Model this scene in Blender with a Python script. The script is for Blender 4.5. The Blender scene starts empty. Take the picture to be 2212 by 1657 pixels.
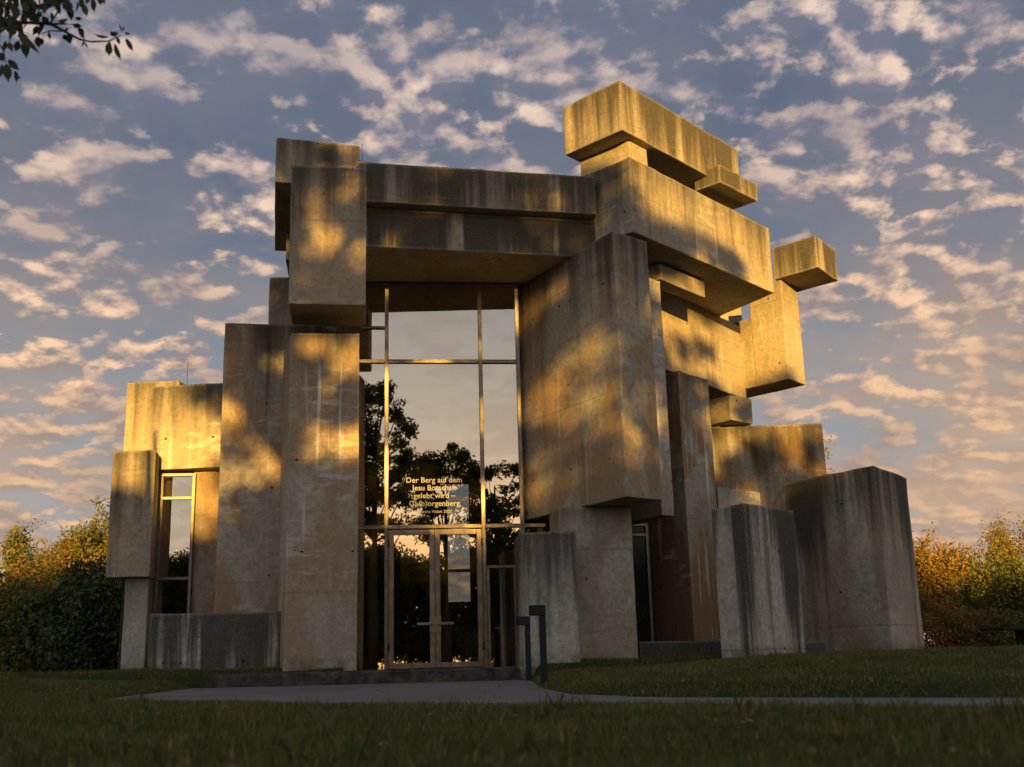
import bpy, bmesh, math, random
import numpy as np
from mathutils import Vector, Matrix, noise as mnoise
R_ = math.radians
sc = bpy.context.scene
COL = sc.collection
rng = np.random.default_rng(7)
random.seed(7)

# ------------------------------------------------------------------ camera
F = 1120.0; PITCH = R_(14.0); ROLL = R_(-1.5)
_fw = np.array([0, math.cos(PITCH), math.sin(PITCH)])
_up = np.array([0, -math.sin(PITCH), math.cos(PITCH)])
_rt = np.array([1.0, 0, 0])
_R = math.cos(ROLL) * _rt + math.sin(ROLL) * _up
_U = -math.sin(ROLL) * _rt + math.cos(ROLL) * _up
cam = bpy.data.cameras.new('camera'); co = bpy.data.objects.new('camera', cam); COL.objects.link(co)
m = Matrix.Identity(4)
for i in range(3):
    m[i][0] = _R[i]; m[i][1] = _U[i]; m[i][2] = -_fw[i]
co.matrix_world = m
cam.sensor_width = 36; cam.lens = F / 1024 * 36; cam.clip_end = 6000; cam.clip_start = 0.05
cam.dof.use_dof = True; cam.dof.focus_distance = 24; cam.dof.aperture_fstop = 2.0
sc.camera = co

# survey helpers: sight lines measured on the photograph (2212 px wide), each point gets its own distance
def D(x, y): return (x / 2.16015625, y / 2.16015625)
def Z1(x, y): return D(540 + .3662 * x, 243 + .3662 * y)
def Z2(x, y): return D(1188 + .3174 * x, 135 + .3174 * y)
def Z3(x, y): return D(1080 + .3174 * x, 594 + .3174 * y)
def Z4(x, y): return D(1080 + .3174 * x, 1026 + .3174 * y)
def Z5(x, y): return D(1512 + .391 * x, 810 + .391 * y)
def Z6(x, y): return D(162 + .2933 * x, 756 + .2933 * y)
def Z7(x, y): return D(162 + .2933 * x, 1134 + .2933 * y)
def Z8(x, y): return D(756 + .2933 * x, 972 + .2933 * y)
def ray(p):
    return _fw * F + _R * (p[0] - 512) - _U * (p[1] - 383.5)
def pt(p, Y):
    d = ray(p); return Vector(d * (Y / d[1]))
def on_plane(p, P0, n):
    d = Vector(ray(p)); return d * (Vector(P0).dot(n) / d.dot(n))

# ------------------------------------------------------------------ objects
def tag(o, label=None, cat=None, group=None, kind=None):
    if label: o['label'] = label
    if cat: o['category'] = cat
    if group: o['group'] = group
    if kind: o['kind'] = kind
    return o
def empty(name, loc, label=None, cat=None, group=None):
    o = bpy.data.objects.new(name, None); COL.objects.link(o); o.location = loc
    o.empty_display_size = .3
    return tag(o, label, cat, group)
def link(name, me, mat, parent=None):
    o = bpy.data.objects.new(name, me); COL.objects.link(o)
    if mat is not None and not me.materials: me.materials.append(mat)
    if parent is not None:
        o.parent = parent
        p = Vector((0, 0, 0)); q = parent
        while q is not None: p += q.location; q = q.parent
        o.location = -p
    return o
def from_bm(name, bm, mat, parent=None, smooth=False):
    me = bpy.data.meshes.new(name); bm.to_mesh(me); bm.free()
    if smooth:
        for f in me.polygons: f.use_smooth = True
    return link(name, me, mat, parent)
def from_arrays(name, verts, k, mat, parent=None, attr=None):
    """verts (n*k,3): n separate faces of k corners each; attr: per-face floats"""
    verts = np.asarray(verts, dtype=np.float32).reshape(-1, 3); n = len(verts) // k
    me = bpy.data.meshes.new(name)
    me.vertices.add(len(verts)); me.vertices.foreach_set('co', verts.ravel())
    me.loops.add(n * k); me.loops.foreach_set('vertex_index', np.arange(n * k, dtype=np.int32))
    me.polygons.add(n); me.polygons.foreach_set('loop_start', np.arange(0, n * k, k, dtype=np.int32))
    if attr is not None:
        a = me.attributes.new('tone', 'FLOAT', 'FACE'); a.data.foreach_set('value', np.asarray(attr, dtype=np.float32))
    me.update(); me.validate()
    return link(name, me, mat, parent)
def bm_box(bm, c, sx, sy, sz, yaw=0.0):
    M = Matrix.Translation(c) @ Matrix.Rotation(yaw, 4, 'Z') @ Matrix.Diagonal((sx, sy, sz, 1))
    bmesh.ops.create_cube(bm, size=1, matrix=M)
def bm_bar(bm, a, b, w, d, yaw):
    """rectangular bar from a to b lying in a wall of given yaw: w in the wall plane, d across it"""
    a = Vector(a); b = Vector(b); t = (b - a).normalized(); n = Vector((-math.sin(yaw), math.cos(yaw), 0))
    s = t.cross(n).normalized()
    M = Matrix(((s.x * w, n.x * d, t.x * (b - a).length, (a.x + b.x) / 2), (s.y * w, n.y * d, t.y * (b - a).length, (a.y + b.y) / 2),
                (s.z * w, n.z * d, t.z * (b - a).length, (a.z + b.z) / 2), (0, 0, 0, 1)))
    bmesh.ops.create_cube(bm, size=1, matrix=M)
def bm_tube(bm, pts, rad, sides=6):
    rings = []
    for i, p in enumerate(pts):
        p = Vector(p)
        t = (Vector(pts[min(i + 1, len(pts) - 1)]) - Vector(pts[max(i - 1, 0)])).normalized()
        a = t.orthogonal().normalized(); b = t.cross(a)
        rings.append([bm.verts.new(p + (a * math.cos(2 * math.pi * k / sides) + b * math.sin(2 * math.pi * k / sides)) * rad[i]) for k in range(sides)])
    for r0, r1 in zip(rings, rings[1:]):
        # match ring start to avoid twist
        off = min(range(sides), key=lambda o: (r0[0].co - r1[o].co).length)
        for k in range(sides):
            bm.faces.new((r0[k], r0[(k + 1) % sides], r1[(k + 1 + off) % sides], r1[(k + off) % sides]))
    bm.faces.new(rings[0][::-1]); bm.faces.new(rings[-1])

# ------------------------------------------------------------------ shader helper
class S:
    def __init__(s, nt, k): s.nt = nt; s.k = k
    def _m(s, op, *o):
        n = s.nt.nodes.new('ShaderNodeMath'); n.operation = op
        for i, v in enumerate((s,) + o):
            if isinstance(v, S): s.nt.links.new(v.k, n.inputs[i])
            else: n.inputs[i].default_value = v
        return S(s.nt, n.outputs[0])
    def __add__(s, o): return s._m('ADD', o)
    __radd__ = __add__
    def __sub__(s, o): return s._m('SUBTRACT', o)
    def __rsub__(s, o): return (s * -1.0) + o
    def __mul__(s, o): return s._m('MULTIPLY', o)
    __rmul__ = __mul__
    def __truediv__(s, o): return s._m('DIVIDE', o)
    def sin(s): return s._m('SINE')
    def abs(s): return s._m('ABSOLUTE')
    def frac(s): return s._m('FRACT')
    def max(s, o): return s._m('MAXIMUM', o)
    def min(s, o): return s._m('MINIMUM', o)
    def pow(s, o): return s._m('POWER', o)
    def sstep(s, a, b, lo=0.0, hi=1.0):
        n = s.nt.nodes.new('ShaderNodeMapRange'); n.interpolation_type = 'SMOOTHSTEP'
        s.nt.links.new(s.k, n.inputs[0])
        for i, v in enumerate((a, b, lo, hi)):
            if isinstance(v, S): s.nt.links.new(v.k, n.inputs[1 + i])
            else: n.inputs[1 + i].default_value = v
        return S(s.nt, n.outputs[0])
class G:
    def __init__(g, nt): g.nt = nt; nt.nodes.clear()
    def n(g, t, **kw):
        n = g.nt.nodes.new('ShaderNode' + t)
        for k, v in kw.items(): setattr(n, k, v)
        return n
    def set(g, sock, v):
        if isinstance(v, S): g.nt.links.new(v.k, sock)
        elif isinstance(v, (tuple, list)) and sock.type == 'RGBA' and len(v) == 3: sock.default_value = (*v, 1)
        else: sock.default_value = v
    def o(g, n, i=0): return S(g.nt, n.outputs[i])
    def noise(g, vec, scale=1., detail=4., rough=.55, dist=0., lac=2., out=0):
        n = g.n('TexNoise'); g.set(n.inputs['Vector'], vec)
        for k, v in (('Scale', scale), ('Detail', detail), ('Roughness', rough), ('Distortion', dist), ('Lacunarity', lac)): g.set(n.inputs[k], v)
        return g.o(n, out)
    def vscale(g, vec, s, off=None):
        n = g.n('VectorMath', operation='MULTIPLY_ADD'); g.set(n.inputs[0], vec); n.inputs[1].default_value = s
        if off is not None:
            c = g.n('CombineXYZ')
            for i in range(3): g.set(c.inputs[i], off)
            g.set(n.inputs[2], g.o(c))
        return g.o(n)
    def vadd(g, a, b):
        n = g.n('VectorMath', operation='ADD'); g.set(n.inputs[0], a); g.set(n.inputs[1], b); return g.o(n)
    def mix(g, f, a, b, mode='MIX'):
        n = g.n('Mix', data_type='RGBA', blend_type=mode, clamp_factor=True)
        g.set(n.inputs[0], f); g.set(n.inputs[6], a); g.set(n.inputs[7], b); return g.o(n, 2)
    def bump(g, h, strength, dist):
        n = g.n('Bump'); n.inputs['Strength'].default_value = strength; n.inputs['Distance'].default_value = dist
        g.set(n.inputs['Height'], h); return g.o(n)
    def attr(g, name, out=2):
        return g.o(g.n('Attribute', attribute_name=name), out)
    def xyz(g, v):
        n = g.n('SeparateXYZ'); g.set(n.inputs[0], v); return g.o(n, 0), g.o(n, 1), g.o(n, 2)
    def comb(g, x, y, z):
        n = g.n('CombineXYZ')
        for i, v in enumerate((x, y, z)): g.set(n.inputs[i], v)
        return g.o(n)
    def pbsdf(g, color, rough=.8, spec=.3, metal=0., normal=None):
        n = g.n('BsdfPrincipled'); g.set(n.inputs['Base Color'], color); g.set(n.inputs['Roughness'], rough)
        g.set(n.inputs['Specular IOR Level'], spec); g.set(n.inputs['Metallic'], metal)
        if normal is not None: g.set(n.inputs['Normal'], normal)
        return g.o(n)
    def out(g, s):
        n = g.n('OutputMaterial'); g.nt.links.new(s.k, n.inputs[0])
def mat(name):
    M = bpy.data.materials.new(name); M.use_nodes = True
    return M, G(M.node_tree)

# ------------------------------------------------------------------ materials
def make_concrete():
    M, g = mat('board_cast_concrete')
    P = g.o(g.n('NewGeometry'), 0)
    oi = g.n('ObjectInfo'); rnd = g.o(oi, 5); col = g.o(oi, 1)
    r, oc, wh = g.xyz(col); gry = 1.0 - g.o(oi, 2)
    vt = g.attr('vtop'); vb = g.attr('vbot')
    uv = g.o(g.n('UVMap'), 0); u, v, _ = g.xyz(uv)
    off = rnd * 40.0
    big = g.noise(g.vscale(P, (.5, .5, .38), off), 1, 5, .6, .4)
    big2 = g.noise(g.vscale(P, (.8, .8, .45), off + 9.0), 1, 6, .62, .8)
    mid = g.noise(g.vscale(P, (3, 3, 2.2)), 1, 5, .65)
    fine = g.noise(g.vscale(P, (42, 42, 42)), 1, 3, .7)
    pit = g.noise(g.vscale(P, (44, 44, 44)), 1, 4, .75)
    st1 = g.noise(g.vscale(P, (1.5, 1.5, .07), off), 1, 5, .62)
    st2 = g.noise(g.vscale(P, (3.6, 3.6, .16), off + 5.0), 1, 4, .6)
    st3 = g.noise(g.vscale(P, (7.5, 7.5, .22), off + 3.0), 1, 3, .6)
    base = g.mix(big.sstep(.38, .62), (.395, .335, .26), (.335, .305, .26))
    base = g.mix(mid.sstep(.35, .75) * .45, base, (.46, .395, .31))
    blot = g.noise(g.vscale(P, (1.9, 1.9, 1.3), off + 31.0), 1, 7, .68, .6)
    base = g.mix(blot.sstep(.53, .60) * .32, base, (.235, .19, .14))
    base = g.mix(gry, base, g.mix(mid.sstep(.35, .65), (.41, .40, .37), (.53, .515, .475)))
    base = g.mix((big2.sstep(.42, .55) * oc).min(.95), base, (.29, .165, .072))
    g12 = g.noise(g.vscale(P, (11, 11, 11)), 1, 4, .7); vp = g.n('TexVoronoi'); g.set(vp.inputs['Vector'], P); vp.inputs['Scale'].default_value = 7.0
    base = g.mix(g12.sstep(.62, .36) * .42, base, (.16, .135, .105)); base = g.mix(g.o(vp).sstep(.10, .05) * mid.sstep(.45, .55) * .7, base, (.07, .06, .05))
    # brushed pale cement patches in horizontal layers
    lay = g.noise(g.vscale(P, (1.6, 1.6, 5.5), off + 2.0), 1, 6, .7)
    patch = g.noise(g.vscale(P, (.55, .55, .7), off + 17.0), 1, 2, .5)
    base = g.mix(lay.sstep(.52, .62) * patch.sstep(.5, .6) * (wh * .7), base, (.50, .485, .455))
    # lime runs
    base = g.mix(st3.sstep(.58, .70) * vt.sstep(.25, .9) * patch.sstep(.35, .6) * wh, base, (.58, .555, .50))
    # black weathering creeping down from the top edge, and single long runs
    reach = (st1 * .62 + st2 * .28 + st3 * .1 - .425) * 13.5 * r + .45 * r
    grain = pit.sstep(.30, .68)
    stain = ((reach - vt) * .9).sstep(-.8, 1.4)
    runs = st1.sstep(.575, .63) * st2.sstep(.3, .55) * r.min(1.0) * vt.sstep(7.5, 2.0)
    dark = (stain * (grain * .25 + .75)).max(runs * (grain * .3 + .3)).min(.96)
    _, _, nz = g.xyz(g.o(g.n('NewGeometry'), 1)); dark = dark * nz.sstep(-.8, -.5)
    base = g.mix(dark, base, (.040, .036, .032))
    # damp foot
    base = g.mix(vb.sstep(.35, .0) * mid.sstep(.4, .6) * .7, base, (.07, .066, .05))
    base = g.mix(fine.sstep(.42, .30) * .5, base, (.12, .105, .085))
    base = g.mix(pit.sstep(.66, .74) * (.22 - dark * .17), base, (.58, .51, .41))
    # pour joints and tie holes
    jz = (vt * .385 + rnd * .7).frac()
    joint = (jz - .5).abs().sstep(.0105, .004) * mid.sstep(.38, .5)
    jv = (u * .31 + rnd).frac()
    jointv = (jv - .5).abs().sstep(.006, .002) * mid.sstep(.45, .55)
    base = g.mix((joint * .32).max(jointv * .14), base, (.13, .115, .095))
    hu = ((u * .72 + rnd).frac() - .5) / .72; hv = ((v * .55 + rnd * 3.0).frac() - .5) / .55
    hole = (hu * hu + hv * hv).pow(.5).sstep(.034, .022)
    base = g.mix(hole, base, (.04, .035, .03))
    ed = g.attr('edge').pow(2.0) * pit.sstep(.46, .60)
    base = g.mix(ed * .5, base, (.47, .43, .36))
    h = mid * .5 - ed * .5 + pit * .35 + fine * .25 - joint * .25 - jointv * .2 - hole * .6 + (dark * grain) * .25
    nrm = g.bump(h, .55, .02)
    g.out(g.pbsdf(base, .9, .2, 0., nrm))
    return M
CONC = make_concrete()

def make_glass(name, refl, tint):
    M, g = mat(name)
    P = g.o(g.n('NewGeometry'), 0)
    w = g.noise(g.vscale(P, (1.1, 1.1, .35)), 1, 2, .5)
    nrm = g.bump(w, .10, .02)
    gl = g.n('BsdfGlossy'); gl.inputs['Roughness'].default_value = .0; gl.inputs[0].default_value = (.97, .91, .84, 1); g.set(gl.inputs['Normal'], nrm)
    tr = g.n('BsdfTransparent'); tr.inputs[0].default_value = (*tint, 1)
    fr = g.n('Fresnel'); fr.inputs[0].default_value = 1.5
    mx = g.n('MixShader'); g.set(mx.inputs[0], (g.o(fr) * (1 - refl) + refl))
    g.nt.links.new(tr.outputs[0], mx.inputs[1]); g.nt.links.new(gl.outputs[0], mx.inputs[2])
    g.out(g.o(mx)); return M
GLASS = make_glass('solar_glass', .47, (.55, .58, .56))
CLEAR = make_glass('clear_glass', .05, (.85, .88, .88))

def simple(name, color, rough=.6, spec=.4, metal=0., var=.25, scale=6., bump=.2):
    M, g = mat(name)
    P = g.o(g.n('NewGeometry'), 0)
    a = g.noise(P, scale, 5, .65); b = g.noise(P, scale * 9, 3, .6)
    c0 = tuple(c * (1 - var) for c in color); c1 = tuple(min(1, c * (1 + var)) for c in color)
    cc = g.mix(a.sstep(.3, .7), c0, c1)
    cc = g.mix(b.sstep(.6, .75) * .3, cc, tuple(c * .5 for c in color))
    g.out(g.pbsdf(cc, a * .2 + (rough - .1), spec, metal, g.bump(b + a, bump, .004)))
    return M
BRONZE = simple('bronze_profile', (.25, .205, .165), .45, .5, .75, .25, 9, .12)
DOORM = simple('bronze_door', (.27, .205, .15), .42, .5, .7, .3, 4, .12)
STEEL = simple('dark_lamp_steel', (.014, .014, .016), .6, .25, .0, .2, 12, .1)
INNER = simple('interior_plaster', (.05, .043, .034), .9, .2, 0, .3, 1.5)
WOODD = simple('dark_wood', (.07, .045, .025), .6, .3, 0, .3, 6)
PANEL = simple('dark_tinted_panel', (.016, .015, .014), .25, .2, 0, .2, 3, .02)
LETTER = simple('frosted_letter', (.27, .26, .24), .7, .3, 0, .08, 20, .05)
KERB = simple('shaded_kerb_stone', (.055, .052, .045), .95, .15, 0, .55, 5, .9)  # shade on the step's front face put into an overall dark base colour

def make_asphalt():
    M, g = mat('asphalt_path')
    P = g.o(g.n('NewGeometry'), 0)
    a = g.noise(P, .7, 5, .6); b = g.noise(P, 60, 3, .8); c = g.noise(P, 9, 5, .7)
    col = g.mix(a.sstep(.3, .7), (.088, .096, .106), (.128, .136, .148))
    col = g.mix(b.sstep(.52, .7) * .6, col, (.2, .195, .19)); col = g.mix(c.sstep(.6, .75) * .35, col, (.045, .045, .042))
    vo = g.n('TexVoronoi', feature='DISTANCE_TO_EDGE'); vo.inputs['Scale'].default_value = .55
    g.set(vo.inputs['Vector'], g.vadd(P, g.vscale(g.o(g.noise(P, 1.6, 5, .6).k.node, 1), (.9, .9, 0))))
    cr = g.o(vo).sstep(.014, .004) * a.sstep(.42, .55)
    col = g.mix(cr * .8, col, (.03, .03, .028))
    g.out(g.pbsdf(col, .85, .3, 0., g.bump(b + c * .5 - cr, .6, .01))); return M
ASPH = make_asphalt()
def make_soil():
    M, g = mat('turf_soil')
    P = g.o(g.n('NewGeometry'), 0)
    a = g.noise(P, .5, 5, .6); b = g.noise(P, 14, 5, .75)
    col = g.mix(a.sstep(.35, .65), (.022, .035, .010), (.034, .045, .014)); col = g.mix(b.sstep(.45, .7), col, (.045, .058, .018))
    col = g.mix(b.sstep(.42, .25) * .6, col, (.020, .016, .010))
    g.out(g.pbsdf(col, .95, .1, 0., g.bump(b, 1., .04))); return M
SOIL = make_soil()
def make_leaf(name, stops, transl=.35, rough=.55):
    """stops: colours picked by the per-leaf tone attribute"""
    M, g = mat(name)
    t = g.attr('tone')
    rp = g.n('ValToRGB'); g.set(rp.inputs[0], t)
    el = rp.color_ramp.elements
    while len(el) < len(stops): el.new(.5)
    for i, c in enumerate(stops): el[i].position = i / (len(stops) - 1); el[i].color = (*c, 1)
    d = g.n('BsdfPrincipled'); g.set(d.inputs['Base Color'], g.o(rp)); d.inputs['Roughness'].default_value = rough; d.inputs['Specular IOR Level'].default_value = .25
    tl = g.n('BsdfTranslucent'); g.set(tl.inputs[0], g.o(rp))
    mx = g.n('MixShader'); mx.inputs[0].default_value = transl
    g.nt.links.new(d.outputs[0], mx.inputs[1]); g.nt.links.new(tl.outputs[0], mx.inputs[2])
    g.out(g.o(mx)); return M
GRASS = make_leaf('grass_blade', [(.05, .06, .022), (.105, .115, .036), (.17, .17, .055), (.36, .29, .10)], .3)
L_OLIVE = make_leaf('olive_leaf', [(.05, .068, .016), (.10, .115, .025), (.18, .16, .035), (.28, .18, .045)])
L_GOLD = make_leaf('golden_leaf', [(.08, .085, .02), (.20, .15, .028), (.33, .22, .04), (.24, .08, .035)])
L_RED = make_leaf('russet_leaf', [(.09, .09, .022), (.20, .13, .03), (.27, .12, .04), (.30, .085, .04)])
L_DARK = make_leaf('dark_ivy_leaf', [(.035, .05, .018), (.065, .085, .027), (.10, .12, .036), (.16, .14, .04)], .2)
L_GREEN = make_leaf('broad_green_leaf', [(.035, .055, .015), (.06, .085, .02), (.11, .115, .028), (.20, .16, .04)], .25)
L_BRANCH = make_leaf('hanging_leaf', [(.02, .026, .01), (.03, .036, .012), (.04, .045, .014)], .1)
BARK = simple('bark', (.07, .055, .04), .9, .2, 0, .4, 14, .8)

# ------------------------------------------------------------------ world: low sun, broken altocumulus
SUN_DIR = Vector((.115, -.993, 0)).normalized(); SUN_EL = R_(4.6)
w = bpy.data.worlds.new('World'); sc.world = w; w.use_nodes = True
def make_world():
    g = G(w.node_tree)
    dirn = g.o(g.n('TexCoord'), 0)
    sky = g.n('TexSky', sky_type='NISHITA', sun_disc=False, sun_elevation=SUN_EL)
    sky.sun_rotation = math.atan2(SUN_DIR.x, SUN_DIR.y); sky.altitude = 300; sky.air_density = 1.4; sky.dust_density = 2.0; sky.ozone_density = 3.0
    x, y, z = g.xyz(dirn)
    zz = z.max(0.0) + .33
    P = g.comb(x / zz, y / zz, 0.0)
    def n(vec, s, d, r, di=0.): return g.noise(vec, s, d, r, di)
    warp = g.o(g.n('TexNoise'), 1); wn = warp.k.node; g.set(wn.inputs['Vector'], P); wn.inputs['Scale'].default_value = 2.2; wn.inputs['Detail'].default_value = 3
    Pw = g.vadd(P, g.vscale(warp, (.07, .07, 0)))
    sheet = n(Pw, 1.5, 3, .5)
    puff = n(Pw, 14.5, 8, .56)
    midn = n(Pw, 6.2, 5, .52)
    Ps = g.vadd(Pw, (.007, -.021, 0))
    puff2 = n(Ps, 14.5, 3, .5)
    right = (x / (y.abs() + .2)).sstep(-.1, .6)
    low = z.sstep(.26, .03)
    vo = g.n('TexVoronoi', feature='SMOOTH_F1'); wob = g.n('TexNoise'); g.set(wob.inputs['Vector'], P); wob.inputs['Scale'].default_value = 16; wob.inputs['Detail'].default_value = 5
    g.set(vo.inputs['Vector'], g.vadd(Pw, g.vscale(g.o(wob, 1), (.07, .07, 0)))); vo.inputs['Scale'].default_value = 11.5; vo.inputs['Smoothness'].default_value = .35
    cell = .5 - g.o(vo)
    cover = puff * .55 + midn * .45 + cell * .30 + (sheet - .5) * .35 + (puff - puff2) * .3 + low * .05
    dens = cover.sstep(.39, .59)
    veil = n(Pw, 2.6, 6, .6).sstep(.32, .66) * .7
    lit = ((puff - puff2) * 5.2 + .30).min(1.0).max(0.0) * n(Pw, 4.2, 3, .5).sstep(.34, .62, .35, 1.0)
    lit = (lit * dens.sstep(.1, .55))
    warm = z.sstep(.52, .10)
    base = g.o(sky)
    base = g.mix(1.0, base, (1.0, 1.0, 1.0), 'MULTIPLY')
    K = 10.0
    def c(*v): return tuple(q * K for q in v)
    skyc = g.mix(z.sstep(.02, .42), c(.36, .41, .45), c(.096, .114, .168))
    skyc = g.mix(.15, skyc, base)
    shade = g.mix(warm, c(.145, .15, .205), c(.30, .225, .19))
    light = g.mix(warm, c(.74, .56, .45), c(.90, .54, .28))
    cl = g.mix(lit, shade, light)
    out = g.mix(veil, skyc, g.mix(warm, c(.14, .155, .20), c(.34, .27, .215)))
    out = g.mix(dens * .9, out, cl)
    # thick warm bank low on the right
    left = (x * -1.0 / (y.abs() + .2)).sstep(.2, .5) * (z - .17).abs().sstep(.10, .03)
    bank = ((right * z.sstep(.36, .14)).max(left * .8) * n(Pw, 1.6, 5, .55).sstep(.28, .52)).min(1.0)
    out = g.mix(bank * .8, out, g.mix(n(Pw, 2.6, 6, .6).sstep(.35, .68), c(.27, .205, .17), c(.56, .36, .22)))
    # sunset side of the sky, behind the camera
    back = y.sstep(.05, -.55)
    gl = g.mix(z.sstep(.42, .02), c(.48, .50, .54), c(.88, .80, .68))
    glow = (x * SUN_DIR.x + y * SUN_DIR.y).sstep(.965, 1.0) * z.sstep(.22, .03)
    gl = g.mix(glow, gl, c(2.4, 1.35, .45))
    gl = g.mix(dens * .35, gl, c(.42, .34, .30))
    gl = g.mix(.25, gl, base)
    out = g.mix(back, out, gl)
    bg = g.n('Background'); g.set(bg.inputs[0], out); bg.inputs[1].default_value = .050
    o = g.n('OutputWorld'); g.nt.links.new(bg.outputs[0], o.inputs[0])
make_world()
sl = bpy.data.lights.new('sun', 'SUN'); sl.energy = 5.0; sl.angle = R_(.42); sl.color = (1.0, .575, .105)
so = bpy.data.objects.new('sun', sl); COL.objects.link(so)
sd = Vector((SUN_DIR.x * math.cos(SUN_EL), SUN_DIR.y * math.cos(SUN_EL), math.sin(SUN_EL)))
so.rotation_euler = sd.to_track_quat('Z', 'Y').to_euler(); so.location = sd * 60
sc.view_settings.view_transform = 'Standard'; sc.view_settings.look = 'None'; sc.view_settings.gamma = 1; sc.view_settings.exposure = 1.38

# ------------------------------------------------------------------ ground
PATH = [(-6.0, 15.9), (-3.0, 13.4), (0, 11.0), (3.7, 8.1), (14, .4), (17, 2.2), (4.8, 10.3), (1.4, 13.4), (.62, 14.8), (.3, 17.2), (.2, 21.6), (-6.1, 21.6), (-6.15, 18)]
def zpath(y): return -.43 + .115 * np.clip((y - 13) / 8.5, 0, 1)
def poly_dist(x, y):
    """distance to the path polygon, negative inside"""
    d = np.full(x.shape, 1e9); ins = np.zeros(x.shape, bool); n = len(PATH)
    for i in range(n):
        (ax, ay), (bx, by) = PATH[i], PATH[(i + 1) % n]
        ex, ey = bx - ax, by - ay
        t = np.clip(((x - ax) * ex + (y - ay) * ey) / (ex * ex + ey * ey), 0, 1)
        d = np.minimum(d, np.hypot(x - ax - t * ex, y - ay - t * ey))
        c = ((ay > y) != (by > y)) & (x < (bx - ax) * (y - ay) / (by - ay + 1e-12) + ax)
        ins ^= c
    return np.where(ins, -d, d)
def sst(a, b, v):
    t = np.clip((v - a) / (b - a), 0, 1); return t * t * (3 - 2 * t)
def ground(x, y):
    x = np.asarray(x, float); y = np.asarray(y, float)
    d = poly_dist(x, y)
    side = (x + 6.0) * .62 + (y - 15.9) * .785        # >0 beyond the near edge of the path
    rise = (.30 * sst(0, .6, d) + .70 * sst(.0, 6.0, d)) * sst(0, 2.5, side)
    rise = np.maximum(rise, sst(21.5, 22.2, y) * sst(21.5, 21.9, y))
    zp = zpath(y)
    crest = -.03 - .03 * sst(0, 8, x)
    z = zp + (crest - zp) * rise
    lump = .015 * np.sin(x * 1.7 + y * .6) + .012 * np.sin(y * 2.3 - x * .8)
    z = z + np.where(d > 0, np.minimum(d * .4, 1) * (lump + .02), -.05)
    edge = sst(0, .12, d) * .035
    plat = (x > -3.35) & (x < .35) & (y > 21.5) & (y < 25.5)
    z = np.where(plat, -.3, z + np.where(d > 0, edge, 0))
    far = sst(60, 400, np.hypot(x, y - 20))
    return z * (1 - far) + far * -.2
def axis(lo, hi, step, far):
    a = list(np.arange(lo, hi + 1e-6, step)); s = step
    while a[-1] < far: s *= 1.35; a.append(a[-1] + s)
    s = step
    while a[0] > -far: s *= 1.35; a.insert(0, a[0] - s)
    return np.array(a)
xs = axis(-14, 14, .2, 2500); ys = axis(1, 27, .2, 2500)
gx, gy = np.meshgrid(xs, ys); gz = ground(gx, gy)
V = np.stack([gx, gy, gz], -1).reshape(-1, 3); nx = len(xs); ny = len(ys)
ii = np.arange((ny - 1) * nx).reshape(ny - 1, nx)[:, :-1].ravel()
me = bpy.data.meshes.new('lawn'); me.from_pydata(V.tolist(), [], np.stack([ii, ii + 1, ii + nx + 1, ii + nx], -1).tolist())
for p in me.polygons: p.use_smooth = True
tag(link('lawn_ground', me, SOIL), kind='structure')

bm = bmesh.new()
f = bm.faces.new([bm.verts.new((x, y, 0)) for x, y in PATH])
for yy in np.arange(2, 21.5, 1.0):
    bmesh.ops.bisect_plane(bm, geom=bm.verts[:] + bm.edges[:] + bm.faces[:], plane_co=(0, yy, 0), plane_no=(0, 1, 0))
bmesh.ops.triangulate(bm, faces=bm.faces[:])
for v in bm.verts: v.co.z = float(zpath(v.co.y)) + .006
tag(from_bm('path', bm, ASPH), kind='structure')

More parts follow.
